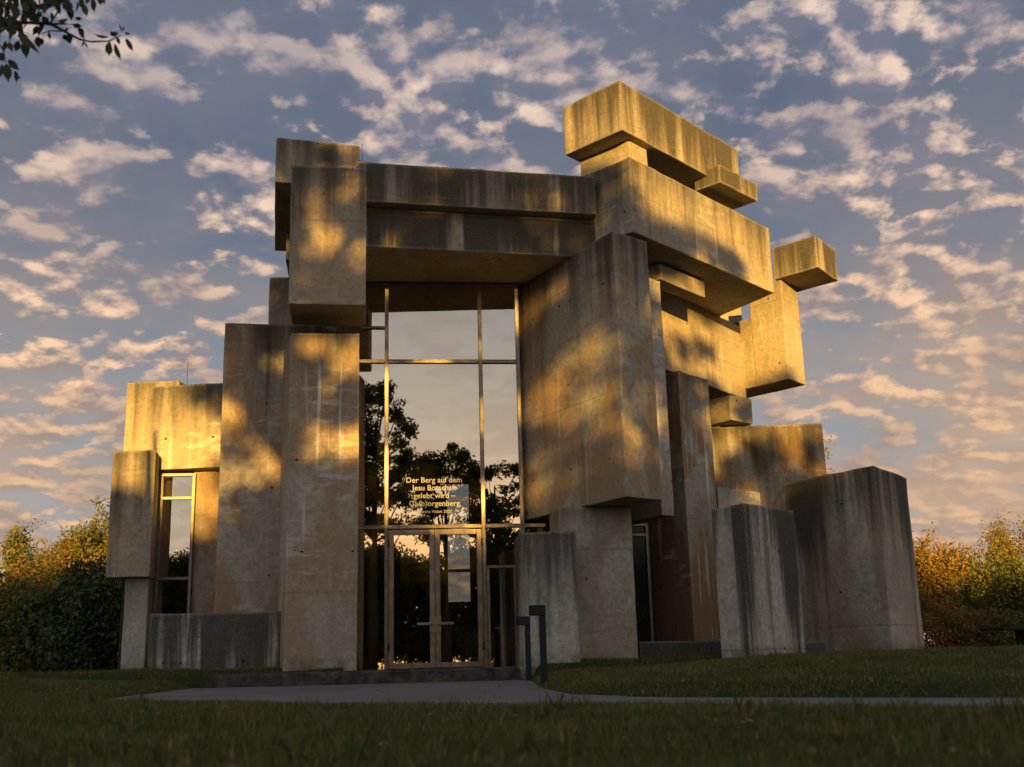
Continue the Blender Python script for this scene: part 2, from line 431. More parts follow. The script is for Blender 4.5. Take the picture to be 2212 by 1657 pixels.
# ------------------------------------------------------------------ concrete blocks of the church
church = empty('church', (0, 24, 0), 'tall brutalist church of stacked rough concrete blocks around a bronze framed glass entrance', 'church')
def prism(name, q, z0, z1, parent=church, tone=(.5, .3, .3), bev=.022, cell=.4, rough=1.0, label=None, grey=0., matl=None):
    """upright block on the plan quad q (near, right, far, left)"""
    q = [Vector((p[0], p[1])) for p in q]
    bm = bmesh.new()
    lo = [bm.verts.new((p.x, p.y, z0)) for p in q]; hi = [bm.verts.new((p.x, p.y, z1)) for p in q]
    bm.faces.new(lo[::-1]); bm.faces.new(hi)
    for i in range(4): bm.faces.new((lo[i], lo[(i + 1) % 4], hi[(i + 1) % 4], hi[i]))
    sup = .07
    def cut(po, no):
        bmesh.ops.bisect_plane(bm, geom=bm.verts[:] + bm.edges[:] + bm.faces[:], plane_co=po, plane_no=no)
    for a, b in ((0, 1), (0, 3)):
        e = q[b] - q[a]; L = e.length; k = min(24, max(1, int(L / cell)))
        other = (q[3] - q[0]) if b == 1 else (q[1] - q[0])
        no = Vector((-other.y, other.x, 0)).normalized()
        for t_ in sorted([i / k for i in range(1, k)] + [sup / L, 1 - sup / L]):
            p = q[a] + e * t_; cut((p.x, p.y, 0), no)
    k = max(1, int((z1 - z0) / cell))
    for z_ in [z0 + (z1 - z0) * i / k for i in range(1, k)] + [z0 + sup, z1 - sup]: cut((0, 0, z_), (0, 0, 1))
    bm.normal_update()
    sharp = [e for e in bm.edges if len(e.link_faces) == 2 and e.calc_face_angle() > .5]
    bmesh.ops.bevel(bm, geom=sharp, offset=bev, segments=2, profile=.55, affect='EDGES', clamp_overlap=True)
    cx = sum((p for p in q), Vector((0, 0))) / 4
    for v in bm.verts:
        n = mnoise.noise_vector(v.co * 1.9) * .007 + mnoise.noise_vector(v.co * 6.1) * .008
        top = max(0., 1 - (z1 - v.co.z) / .15)
        if top > 0: n += mnoise.noise_vector(v.co * 9.) * .022 * top * rough
        v.co += n
    bm.normal_update()
    uvl = bm.loops.layers.uv.new('UVMap')
    a1 = bm.verts.layers.float.new('vtop'); a2 = bm.verts.layers.float.new('vbot')
    for v in bm.verts: v[a1] = z1 - v.co.z; v[a2] = v.co.z - max(z0, -.05) if z0 < .3 else 9.
    a3 = bm.verts.layers.float.new('edge')
    for v in bm.verts: v[a3] = 1. if any(min(e_.calc_length() for e_ in f_.edges) < bev * 1.3 for f_ in v.link_faces) else 0.
    for fc in bm.faces:
        n = fc.normal
        for l in fc.loops:
            c_ = l.vert.co
            if abs(n.z) > .7: l[uvl].uv = (c_.x, c_.y)
            else: l[uvl].uv = (-n.y * c_.x + n.x * c_.y, z1 - c_.z)
    o = from_bm(name, bm, matl or CONC, parent, smooth=False)
    o.color = (*tone, 1 - grey)
    if label: o['label'] = label
    return o
def corner(N, yaw, p):
    """length along yaw from plan point N until the sight line p"""
    if not isinstance(p, tuple): return p
    d = ray(p); u = (math.cos(R_(yaw)), math.sin(R_(yaw)))
    # N + t u = s d
    det = u[0] * -d[1] + u[1] * d[0]
    t = (-N[0] * -d[1] + -N[1] * d[0]) / det
    return t
def block(name, top, Y, bot=None, yR=45., R=1., yL=135., L=1., far=None, ext=0., z0=None, z1=None, **kw):
    n3 = pt(top, Y); N = Vector((n3.x, n3.y))
    tR = corner(N, yR, R); tL = corner(N, yL, L)
    uR = Vector((math.cos(R_(yR)), math.sin(R_(yR)))) * tR; uL = Vector((math.cos(R_(yL)), math.sin(R_(yL)))) * tL
    if ext: e_ = uR.normalized() * ext; N = N - e_; uR = uR + e_
    q = [N, N + uR, N + uR + uL, N + uL]
    if far: q[2] = q[1] + Vector((math.cos(R_(far[0])), math.sin(R_(far[0])))) * far[1]
    if z1 is None: z1 = n3.z
    if z0 is None: z0 = pt(bot, Y).z if bot else -.6
    o = prism(name, q, z0, z1, **kw)
    info[len(info)] = (name, [tuple(round(c, 2) for c in p) for p in q], round(z0, 2), round(z1, 2), round(tR, 2), round(tL, 2))
    return o
info = {}
def zat(p, Y): return pt(p, Y).z
ST = dict
# --- entrance group
B = block
z_b2 = zat(Z1(700, 790), 21.9)
B('roof_beam', Z1(700, 560), 21.9, Z1(700, 790), 12, Z1(2110, 628), 96, 3.4, ext=.25, tone=(1.7, .45, .3), label='weathered lower roof beam over the glass entrance')
zb1 = zat(Z1(700, 560), 21.9) + .01
B('roof_beam', Z1(688, 292), 21.6, None, 12, Z1(2035, 380), 96, 2.6, ext=.22, z0=zb1, tone=(1.15, .3, .2))
B('hanging_block', Z1(245, 312), 21.3, Z1(218, 1128), 8, Z1(688, 335), 98, 1.45, tone=(.75, .35, .2))
B('roof_block', Z1(155, 145), 22.35, Z1(152, 408), 17, Z1(652, 212), 102, 4.2, tone=(.7, .35, .2))
B('concrete_block', Z1(115, 968), 26, None, 8, 1.6, 98, 2.5, z0=4.5, tone=(.55, .3, .2))
B('concrete_block', Z1(216, 665), 25.2, Z1(222, 870), 8, 1.2, 98, 1.5, tone=(.4, .3, .2))
B('concrete_block', Z1(247, 1262), 23.75, None, 8, .95, 98, 1.2, z0=3.5, tone=(.2, .5, .2))
# left towers
B('tower_block', Z1(240, 1300), 22.0, None, 7, Z1(648, 1310), 107, Z6(1500, 400), tone=(.42, .55, .8), label='front concrete pillar left of the glass entrance with a crumbling top')
B('tower_block', D(486, 697), 23.2, None, 9, 2.15, 99, 2.2, tone=(.75, .75, .6))
# far left
B('concrete_block', Z6(385, 242), 26.2, None, -4, Z6(770, 215), 84, 2.2, z0=4.0, tone=(.55, .2, .9))
B('concrete_block', Z6(565, 266), 25.6, Z6(600, 882), -4, Z6(1120, 250), 86, 2.4, tone=(.55, .2, 1.0), label='sunlit streaked block above the narrow window')
B('hanging_slab', Z6(282, 748), 24.9, Z7(218, 388), -1, Z6(598, 742), 101, .9, tone=(.8, .25, .3))
B('pillar', Z7(372, 372), 25.1, None, -1, Z7(545, 368), 98, 1.1, z1=zat(Z7(218, 388), 24.9) - .003, tone=(.25, .2, .1), grey=.5)
B('concrete_block', Z6(880, 900), 25.9, None, 0, Z6(1120, 900), 90, 2, z1=zat(Z6(600, 882), 25.6) - .004, tone=(.1, .75, .4))
# --- right group
_n = pt(Z2(430, 1145), 21.5); _g = pt(D(1127, 640), 24.62); _v = Vector((_g.x - _n.x, _g.y - _n.y))
B('tower_block', Z2(430, 1145), 21.5, Z4(808, 148), 41, Z2(662, 1217), math.degrees(math.atan2(_v.y, _v.x)), _v.length + .3, tone=(.62, .6, .35), label='big leaning-edge tower block right of the entrance with tree shadows')
B('concrete_block', Z3(1010, 20), 23.4, Z4(1045, 275), 42, Z3(1092, 60), 118, 2.2, tone=(.15, .3, 1.2), grey=.6)
B('pillar', Z4(142, 390), 22.0, None, 4, Z4(515, 388), 96, 1.3, tone=(1.0, .1, .4), grey=.75, label='short grey pillar beside the entrance doors')
B('pillar', Z4(398, 208), 22.75, None, 4, Z4(890, 210), 97, 1.3, z1=zat(Z4(808, 148), 21.5) - .003, tone=(.25, .35, .5), grey=.45)
zB0 = zat(Z2(570, 1150), 22.2); zB1 = zat(Z2(540, 640), 22.2)
B('roof_beam', Z2(540, 640), 22.2, Z2(570, 1150), 48, Z2(1490, 1135), 136, 6.0, far=(119, 7.5), tone=(.55, .2, .7), label='long sunlit beam jutting to the right')
zT0 = zat(Z2(492, 455), 21.95)
B('concrete_block', Z2(536, 515), 22.45, None, 47, Z2(660, 590), 136, Z2(205, 660), z0=zB1 + .003, z1=zT0 - .003, tone=(.05, .15, .5))
B('roof_beam', Z2(473, 118), 21.95, Z2(492, 455), 48, Z2(1275, 590), 135, Z2(88, 307), tone=(.85, .2, .2), label='topmost beam of the church')
B('concrete_block', Z2(980, 790), 25.2, None, 47, 1.6, 136, Z2(840, 795), z0=zB1 + .003, z1=zT0 - .004, tone=(.1, .2, .6))
B('roof_slab', Z2(1150, 690), 24.2, Z2(1165, 812), 47, Z2(1403, 800), 136, Z2(975, 730), tone=(.75, .2, .2))
B('roof_slab', Z2(748, 1362), 24.0, Z2(755, 1475), 49, Z2(1050, 1490), 133, Z2(650, 1390), z1=min(zB0 - .004, zat(Z2(748, 1362), 24.0)), tone=(.15, .3, .3))
# upper wall under the long beam
B('wall_block', Z3(1100, 95), 26.0, None, 53, Z3(1640, 335), 143, 1.2, ext=1.7, z0=zat(Z3(1648, 840), 29.3), z1=zB0 - .003, tone=(.1, .25, .5))
Nq = 28.3
B('concrete_block', Z3(1420, 200), 31, None, 0, Z3(1648, 280), 90, 1.5, z0=5., z1=10.2, tone=(.3, .2, .2))
zR0 = zat(Z2(1822, 1392), 27.4)
B('concrete_block', Z3(1925, 200), Nq, Z3(2005, 705), 51, Z3(2030, 180), 132, Z3(1705, 290), z1=zR0 - .003, tone=(.1, .25, .3))
qQ = [Vector(p) for p in info[len(info) - 1][1]]; uq = (qQ[3] - qQ[0]).normalized(); vq = (qQ[1] - qQ[0]).normalized(); A_ = qQ[3] + vq * .012 + uq * .001; tq = corner((A_.x, A_.y), math.degrees(math.atan2(uq.y, uq.x)), Z3(1606, 320)) + .5
prism('concrete_block', [A_, A_ + vq * 1.0, A_ + vq * 1.0 + uq * tq, A_ + uq * tq], zat(Z3(2005, 705), Nq) + .012, zat(Z3(1705, 290), A_.y), tone=(.2, .25, .3))
B('roof_slab', Z2(1803, 1173), 27.4, Z2(1822, 1392), 54, Z2(1945, 1315), 136, Z2(1508, 1265), tone=(.8, .2, .2))
zLW = zat(Z3(1700, 1014), 28.0)
B('concrete_block', Z3(1562, 812), 27.4, Z3(1575, 985), 42, Z3(1712, 860), 124, Z3(1425, 850), tone=(.15, .3, .3))
B('wall_block', Z3(1430, 1036), 28.1, None, -3, Z3(2190, 993), 87, 2.0, tone=(.6, 1.2, .5))
B('pillar', Z3(1210, 650), 25.0, None, 48, Z3(1418, 712), 122, Z4(1000, 400), tone=(.3, 1.3, 1.2), label='tall ochre pillar with pale brushed patches')
B('concrete_block', Z5(93, 617), 26.2, None, 42, Z5(335, 672), 104, 1.2, tone=(.05, .0, .8), grey=.8)
B('concrete_block', Z5(245, 708), 20.8, None, 47, Z5(517, 748), 121, Z5(62, 742), tone=(1.5, .1, .6), grey=.75, label='low black-streaked block standing on the lawn')
B('concrete_block', Z5(960, 498), 22.8, None, 55, Z5(1138, 560), 122, Z5(462, 592), tone=(.95, .45, .35), grey=.6, label='broad dark block at the right end on the lawn')
for i in info.values(): print(*i)

# ------------------------------------------------------------------ low walls
def lowwall(label, a, b, Y, bot, depth, tone, yaw, group=None):
    n = pt(a, Y); N = Vector((n.x, n.y)); t = corner(N, yaw, b)
    u = Vector((math.cos(R_(yaw)), math.sin(R_(yaw)))); wv = Vector((-u.y, u.x)) * depth
    o = prism('low_wall', [N, N + u * t, N + u * t + wv, N + wv], -.6, n.z, None, tone, cell=.3, grey=.9)
    return tag(o, label, 'low wall')
lowwall('low black-stained concrete wall with pale streaks below the narrow window', Z7(552, 660), Z7(1540, 650), 22.55, None, .35, (2.5, .1, 1.6), 1)
lowwall('knee-high mossy concrete wall at the foot of the ochre pillar', Z4(946, 1136), Z4(1512, 1126), 23.2, None, .4, (2.0, .1, .3), 2)
lowwall('short low concrete kerb wall between the two blocks on the lawn', Z5(575, 1472), Z5(700, 1466), 22.2, None, .4, (2.0, .1, .3), 2)

# ------------------------------------------------------------------ step and landing
def slab(name, x0, x1, y0, y1, z0, z1, tone, matl=None):
    return tag(prism(name, [(x0, y0), (x1, y0), (x1, y1), (x0, y1)], z0, z1, None, tone, .03, .25, 1.2, matl=matl), kind='structure')
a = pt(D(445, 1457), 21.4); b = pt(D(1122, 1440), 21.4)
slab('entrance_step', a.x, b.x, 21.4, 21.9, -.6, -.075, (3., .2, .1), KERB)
slab('landing', -3.3, .3, 21.905, 25.2, -.6, -.085, (.1, .2, .2))

# ------------------------------------------------------------------ glazing
GY = R_(6.0); GN = Vector((-math.sin(GY), math.cos(GY), 0)); GU = Vector((math.cos(GY), math.sin(GY), 0)); G0 = Vector((0, 24.5, 0))
def gp(p, off=0.): return on_plane(p, G0 + GN * off, GN)
def gcoord(p):
    v = gp(p) - G0; return v.dot(GU), v.z
def gpos(u, z, off=0.): return G0 + GU * u + GN * off + Vector((0, 0, z))
uL0 = gcoord(D(700, 900))[0]
uM1 = (gcoord(D(836.5, 640))[0] + gcoord(D(833, 1400))[0]) / 2
uM2 = (gcoord(D(1035.5, 640))[0] + gcoord(D(1049, 1400))[0]) / 2
uR0 = (gcoord(D(1126, 640))[0] + gcoord(D(1118, 1110))[0]) / 2
zH = z_b2 - .02; zT1 = gcoord(D(945, 781.5))[1]; zT2 = gcoord(D(940, 1138))[1]; zT0_ = gcoord(D(810, 708.5))[1]; zF = -.083
print('glass', uL0, uM1, uM2, uR0, zH, zT1, zT2)
front = empty('glazed_front', G0); front.parent = church; front.location = G0 - church.location
def bars(name, lst, matl, parent, w=.085, d=.11, yaw=GY):
    """each bar: a body with two raised ribs"""
    bm = bmesh.new()
    for a_, b_ in lst:
        bm_bar(bm, a_, b_, w, d, yaw)
        nn = Vector((-math.sin(yaw), math.cos(yaw), 0)); t = (b_ - a_).normalized(); s = t.cross(nn)
        for k in (-1, 1):
            o = s * (k * w * .33) - nn * (d / 2 + .006)
            bm_bar(bm, a_ + o, b_ + o, w * .22, .018, yaw)
    bmesh.ops.bevel(bm, geom=bm.edges[:], offset=.003, segments=1, affect='EDGES')
    return from_bm(name, bm, matl, parent)
hw = .0425
for u in (uM1, uM2, uR0 - .01): bars('mullion', [(gpos(u, zF + .005), gpos(u, zH))], BRONZE, front)
def trans(z, us, w=.085):
    for a_, b_ in us: bars('transom', [(gpos(a_, z), gpos(b_, z))], BRONZE, front, w)
trans(zT1, [(uL0, uM1 - hw - .001), (uM1 + hw + .001, uM2 - hw - .001), (uM2 + hw + .001, uR0 - hw - .011)])
trans(zT2, [(uL0, uM1 - hw - .001), (uM1 + hw + .001, uM2 - hw - .001), (uM2 + hw + .001, uR0 + .5)])
trans(zT0_, [(gcoord(D(780, 708))[0], uM1 - hw - .001)], .06)
trans(zH - .03, [(uL0, uM1 - hw - .001), (uM1 + hw + .001, uM2 - hw - .001), (uM2 + hw + .001, uR0 - hw - .011)], .05)
def pane(u0, u1, z0, z1, off=.0, parent=front, matl=None, t=.012):
    bm = bmesh.new(); bm_box(bm, gpos((u0 + u1) / 2, (z0 + z1) / 2, off), u1 - u0, t, z1 - z0, GY)
    # one skin toward the outside is enough for thin glass: keep the front and back faces
    return from_bm('pane', bm, matl or GLASS, parent)
def sheet(u0, u1, z0, z1, off=0., parent=front, matl=None):
    bm = bmesh.new()
    bm.faces.new([bm.verts.new(gpos(u, z, off)) for u, z in ((u0, z0), (u1, z0), (u1, z1), (u0, z1))])
    return from_bm('pane', bm, matl or GLASS, parent)
for (a_, b_) in ((uL0, uM1 - hw), (uM1 + hw, uM2 - hw), (uM2 + hw, uR0 - hw)):
    sheet(a_, b_, zT1 + hw, zH - .05); sheet(a_, b_, zT2 + hw, zT1 - hw)
sheet(uL0, uM1 - hw, zF, zT2 - hw)
zT3 = gcoord(Z8(1110, 860))[1]
sheet(uM2 + hw, uR0 + .45, zT3 + .03, zT2 - hw)
# doors
uC = gcoord(Z8(626, 1000))[0]
def leaf(u0, u1, name, hs):
    dr = empty('entrance_door', gpos((u0 + u1) / 2, zF)); dr.parent = church; dr.location -= church.location
    zt = zT2 - hw - .02; zb = zF + .02; wd = .112; off = -.02
    bm = bmesh.new()
    bm_bar(bm, gpos(u0 + wd / 2, zb, off), gpos(u0 + wd / 2, zt, off), wd, .07, GY)
    bm_bar(bm, gpos(u1 - wd / 2, zb, off), gpos(u1 - wd / 2, zt, off), wd, .07, GY)
    bm_bar(bm, gpos(u0 + wd, zt - wd / 2, off), gpos(u1 - wd, zt - wd / 2, off), wd, .07, GY)
    bm_bar(bm, gpos(u0 + wd, zb + wd / 2, off), gpos(u1 - wd, zb + wd / 2, off), wd, .07, GY)
    bmesh.ops.bevel(bm, geom=bm.edges[:], offset=.005, segments=1, affect='EDGES')
    from_bm('door_frame', bm, DOORM, dr)
    sheet(u0 + wd, u1 - wd, zb + wd, zt - wd, off, dr)
    bm = bmesh.new(); ux = u1 - wd / 2 if hs > 0 else u0 + wd / 2; zh = gcoord(Z8(630, 1285))[1]
    bm_box(bm, gpos(ux, zh, off - .045), .13, .018, .34, GY)
    bm_box(bm, gpos(ux - hs * .02, zh + .01, off - .075), .05, .05, .05, GY)
    bm_box(bm, gpos(ux - hs * .16, zh + .015, off - .11), .34, .03, .055, GY)
    bmesh.ops.bevel(bm, geom=bm.edges[:], offset=.006, segments=2, affect='EDGES')
    from_bm('handle', bm, DOORM, dr)
    for zz in (.15, .9):
        bm = bmesh.new(); bmesh.ops.create_cone(bm, cap_ends=True, segments=10, radius1=.018, radius2=.018, depth=.16,
            matrix=Matrix.Translation(gpos(u0 + .0 if hs > 0 else u1, zb + (zt - zb) * zz, -.075)))
        from_bm('hinge', bm, STEEL, dr)
leaf(uM1 + hw + .006, uC - .003, 'a', 1); leaf(uC + .003, uM2 - hw - .006, 'b', -1)
# side door in the right bay
sd_ = empty('side_door', gpos(uM2 + .5, zF)); sd_.parent = church; sd_.location -= church.location
bm = bmesh.new(); u1s = gcoord(Z8(1218, 1000))[0]; wd = .06
bm_bar(bm, gpos(uM2 + hw + wd / 2 + .004, zF + .01, -.01), gpos(uM2 + hw + wd / 2 + .004, zT3 - .032, -.01), wd, .07, GY)
bm_bar(bm, gpos(u1s, zF + .01, -.01), gpos(u1s, zT3 - .032, -.01), wd, .07, GY)
from_bm('door_frame', bm, BRONZE, sd_)
sheet(uM2 + hw + wd + .004, u1s - wd / 2, zF + .02, zT3 - .03, -.01, sd_)
bm = bmesh.new(); p = gpos(gcoord(Z8(1108, 1320))[0], gcoord(Z8(1108, 1330))[1], -.05)
bm_box(bm, p, .02, .03, .12, GY); bm_box(bm, p + Vector((-.05, -.04, .05)), .12, .02, .02, GY)
from_bm('handle', bm, BRONZE, sd_)
trans(zT3, [(uM2 + hw + .001, uR0 + .45)], .06)
# narrow case fixed on the jamb right of the side door
bm = bmesh.new(); ca = gcoord(Z4(118, 665)); cb = gcoord(Z4(118, 965))
bm_box(bm, gpos(ca[0] + .02, (ca[1] + cb[1]) / 2, -.35), .10, .16, ca[1] - cb[1], GY)
bmesh.ops.bevel(bm, geom=bm.edges[:], offset=.008, segments=2, affect='EDGES')
from_bm('notice_case', bm, STEEL, church)

# lettering
def text_mesh(s, size, center, bold):
    cu = bpy.data.curves.new('t', 'FONT'); cu.body = s; cu.size = size; cu.align_x = 'CENTER'; cu.offset = bold; cu.extrude = .0015; cu.resolution_u = 3
    ob = bpy.data.objects.new('t', cu); COL.objects.link(ob)
    dg = bpy.context.evaluated_depsgraph_get(); dg.update()
    me = bpy.data.meshes.new_from_object(ob.evaluated_get(dg)); bpy.data.objects.remove(ob); bpy.data.curves.remove(cu)
    me.transform(Matrix.Translation(center) @ Matrix.Rotation(GY, 4, 'Z') @ Matrix.Rotation(math.pi / 2, 4, 'X'))
    return me
bm = bmesh.new()
LET = [('Der Berg auf dem', 620, 240), ('Jesu Botschaft', 622, 297), ('gelebt wird \u2013', 622, 355), ('Ge(b)orgenberg', 622, 413), ('Unsere Vision 2020', 626, 464)]
def ext(me): 
    xs_ = [v.co.dot(GU) for v in me.vertices]; return max(xs_) - min(xs_)
u_a = gcoord(Z8(418, 235))[0]; u_b = gcoord(Z8(826, 235))[0]
tm = text_mesh(LET[0][0], 1.0, Vector((0, 0, 0)), .0); SZ = (u_b - u_a) / ext(tm); bpy.data.meshes.remove(tm)
tm = text_mesh(LET[4][0], 1.0, Vector((0, 0, 0)), .0); SZ2 = (gcoord(Z8(752, 460))[0] - gcoord(Z8(502, 460))[0]) / ext(tm); bpy.data.meshes.remove(tm)
for i, (s_, cx, cy) in enumerate(LET):
    u_, z_ = gcoord(Z8(cx, cy)); size = SZ2 if i == 4 else SZ
    me = text_mesh(s_, size, gpos(u_, z_, -.012), .0018 if i < 4 else .0012); bm.from_mesh(me); bpy.data.meshes.remove(me)
from_bm('lettering', bm, LETTER, front)

# inside of the church
def inner(name, boxes, matl=INNER, parent=church):
    bm = bmesh.new()
    for (x0, x1, y0, y1, z0, z1) in boxes: bm_box(bm, Vector(((x0 + x1) / 2, (y0 + y1) / 2, (z0 + z1) / 2)), x1 - x0, y1 - y0, z1 - z0)
    return from_bm(name, bm, matl, parent)
YB = 33.
wx0 = pt(D(965, 1100), YB).x; wx1 = pt(D(1013, 1100), YB).x; wz0 = zat(D(990, 1300), YB); wz1 = zat(D(990, 1043), YB)
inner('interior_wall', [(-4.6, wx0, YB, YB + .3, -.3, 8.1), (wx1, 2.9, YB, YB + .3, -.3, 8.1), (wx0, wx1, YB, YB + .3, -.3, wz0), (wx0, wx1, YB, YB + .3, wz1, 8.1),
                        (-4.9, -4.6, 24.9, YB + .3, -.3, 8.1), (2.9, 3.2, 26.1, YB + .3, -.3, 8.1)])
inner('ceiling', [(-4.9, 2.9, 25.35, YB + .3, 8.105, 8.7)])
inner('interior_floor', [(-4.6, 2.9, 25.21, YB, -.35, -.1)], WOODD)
wi = empty('rear_window', ((wx0 + wx1) / 2, YB + .1, wz0)); wi.parent = church; wi.location -= church.location
bm = bmesh.new(); zc = zat(D(990, 1133 - 10), YB)
bm.free()
for z_ in (zc, wz0 + .9):
    bm = bmesh.new(); bm_box(bm, Vector(((wx0 + wx1) / 2, YB + .1, z_)), wx1 - wx0, .08, .09); from_bm('crossbar', bm, STEEL, wi)
bm = bmesh.new(); bm.faces.new([bm.verts.new((x, YB + .12, z)) for x, z in ((wx0, wz0), (wx1, wz0), (wx1, wz1), (wx0, wz1))]); from_bm('pane', bm, CLEAR, wi)
for i, x in enumerate((-3.6, -.4)):
    inner('interior_pillar', [(x, x + .55, 29 + i, 29.7 + i, -.1, 8.1)])
al = inner('altar', [(-1.6, -.6, 29.6, 30.3, -.099, .85), (-1.75, -.45, 29.5, 30.4, .852, .95)], simple('altar_stone', (.28, .24, .18), .7, .3, 0, .2, 3), None)
tag(al, 'pale stone altar block dimly visible through the right glass door leaf', 'altar')
def pew(x, y, lab):
    o = empty('pew', (x, y, -.1), lab, 'pew', 'pews inside the church')
    inner('seat', [(x - 1.1, x + 1.1, y - .2, y + .2, .32, .37)], WOODD, o); inner('backrest', [(x - 1.1, x + 1.1, y - .25, y - .205, .37, .78)], WOODD, o)
    for s in (-1, 1): inner('leg', [(x + s * .95 - .05, x + s * .95 + .05, y - .18, y + .18, -.099, .318)], WOODD, o)
pew(-2.6, 27.2, 'dark wooden pew behind the left glass door leaf'); pew(.6, 27.2, 'dark wooden pew behind the glass side door')

# narrow window at far left
def window(pl, y0, y1s, Y, yaw, transoms, name='side_window', matl=GLASS, xl=None, xr=None, zb=0.):
    yw = R_(yaw); n = Vector((-math.sin(yw), math.cos(yw), 0)); o0 = pt(pl, Y); uu = Vector((math.cos(yw), math.sin(yw), 0))
    def c(p): v = on_plane(p, o0, n) - o0; return v.dot(uu), v.z + o0.z
    ul = c(xl)[0]; ur = c(xr)[0]; zt = c(y0)[1]
    P = lambda u, z, off=0.: Vector((o0.x, o0.y, 0)) + uu * u + n * off + Vector((0, 0, z))
    e = empty(name, P((ul + ur) / 2, zb)); e.parent = church; e.location -= church.location
    lst = [(P(ul, zb), P(ul, zt)), (P(ur, zb), P(ur, zt)), (P(ul + .036, zt - .03), P(ur - .036, zt - .03))] + [(P(ul + .036, c(t)[1]), P(ur - .036, c(t)[1])) for t in transoms]
    bars('frame', lst, BRONZE, e, .07, .09, yw)
    zs = [zb] + sorted(c(t)[1] for t in transoms) + [zt - .03]
    for a_, b_ in zip(zs, zs[1:]):
        bm = bmesh.new(); bm.faces.new([bm.verts.new(P(u, z)) for u, z in ((ul, a_ + .03), (ur, a_ + .03), (ur, b_ - .03), (ul, b_ - .03))]); from_bm('pane', bm, matl, e)
    return P, ul, ur, zt
P_, ul, ur, zt = window(Z6(640, 900), Z6(750, 912), None, 25.75, 4, [Z6(760, 1092), Z7(720, 396)], xl=Z6(625, 1200), xr=Z6(878, 1000), zb=.0)
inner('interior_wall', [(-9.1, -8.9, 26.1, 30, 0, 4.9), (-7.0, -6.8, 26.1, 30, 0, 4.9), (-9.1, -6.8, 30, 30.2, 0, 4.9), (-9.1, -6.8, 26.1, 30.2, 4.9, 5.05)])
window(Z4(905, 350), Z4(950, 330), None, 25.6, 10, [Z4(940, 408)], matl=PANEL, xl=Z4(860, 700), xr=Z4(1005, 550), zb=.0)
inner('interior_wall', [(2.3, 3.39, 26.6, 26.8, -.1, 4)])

# lightning rods
def rod(p, Y, h):
    q = pt(p, Y); bm = bmesh.new(); bm_tube(bm, [q - Vector((0, 0, .5)), q + Vector((0, 0, h))], [.007, .006], 6); from_bm('lightning_rod', bm, STEEL, church)
rod(Z1(660, 330), 22.6, .6); rod(Z6(825, 255), 26.4, .6)

# ------------------------------------------------------------------ path lights
def path_light():
    r = empty('path_light', (0, 0, 0))
    bm = bmesh.new(); bm_box(bm, Vector((0, 0, .45)), .115, .07, .9); bmesh.ops.bevel(bm, geom=bm.edges[:], offset=.006, segments=2, affect='EDGES'); p = from_bm('post', bm, STEEL, r)
    bm = bmesh.new(); bm_box(bm, Vector((-.085, 0, .97)), .285, .12, .138); bmesh.ops.bevel(bm, geom=bm.edges[:], offset=.008, segments=2, affect='EDGES'); h = from_bm('lamp_head', bm, STEEL, r)
    bm = bmesh.new(); bm_box(bm, Vector((-.14, 0, .899)), .15, .09, .006); from_bm('diffuser', bm, LETTER, h)
    bm = bmesh.new(); bm_box(bm, Vector((0, 0, .006)), .18, .14, .012); from_bm('base_plate', bm, STEEL, r)
    return r
def copy_tree(o, parent=None):
    c = o.copy(); COL.objects.link(c)
    if parent is not None: c.parent = parent
    for ch in list(o.children): copy_tree(ch, c)
    return c
pl0 = path_light(); pl1 = copy_tree(pl0)
for o, px, Y, lab in ((pl0, Z4(295, 1200), 18.0, 'nearer and taller looking dark inverted-L path light on the lawn edge'), (pl1, Z4(190, 1150), 21.0, 'farther dark inverted-L path light close to the glass side door')):
    q = pt(px, Y); o.location = (q.x, Y, float(ground(np.array([q.x]), np.array([Y]))[0]) - .01)
    o.scale = (.92, .92, 1.16)
    tag(o, lab, 'path light', 'inverted-L path lights by the entrance path')

# dark slab table at the right edge
q = pt(D(2145, 1362), 24.)
tb = empty('outdoor_table', (q.x + 1.0, 24.2, 0), 'dark flat-topped outdoor table on the lawn at the right edge', 'table')
bm = bmesh.new(); bm_box(bm, Vector((q.x + 1.0, 24.2, q.z + .06)), 2.0, .9, .09, .12)
for v in bm.verts:
    if v.co.x < q.x + .5: v.co.z += -.05 if v.co.z > q.z + .06 else -.02
bmesh.ops.bevel(bm, geom=bm.edges[:], offset=.012, segments=2, affect='EDGES'); from_bm('table_top', bm, STEEL, tb)
for s in (.75, 1.7):
    bm = bmesh.new(); bm_box(bm, Vector((q.x + s, 24.2, q.z / 2 - .05)), .1, .6, q.z + .12, .12); from_bm('leg', bm, STEEL, tb)

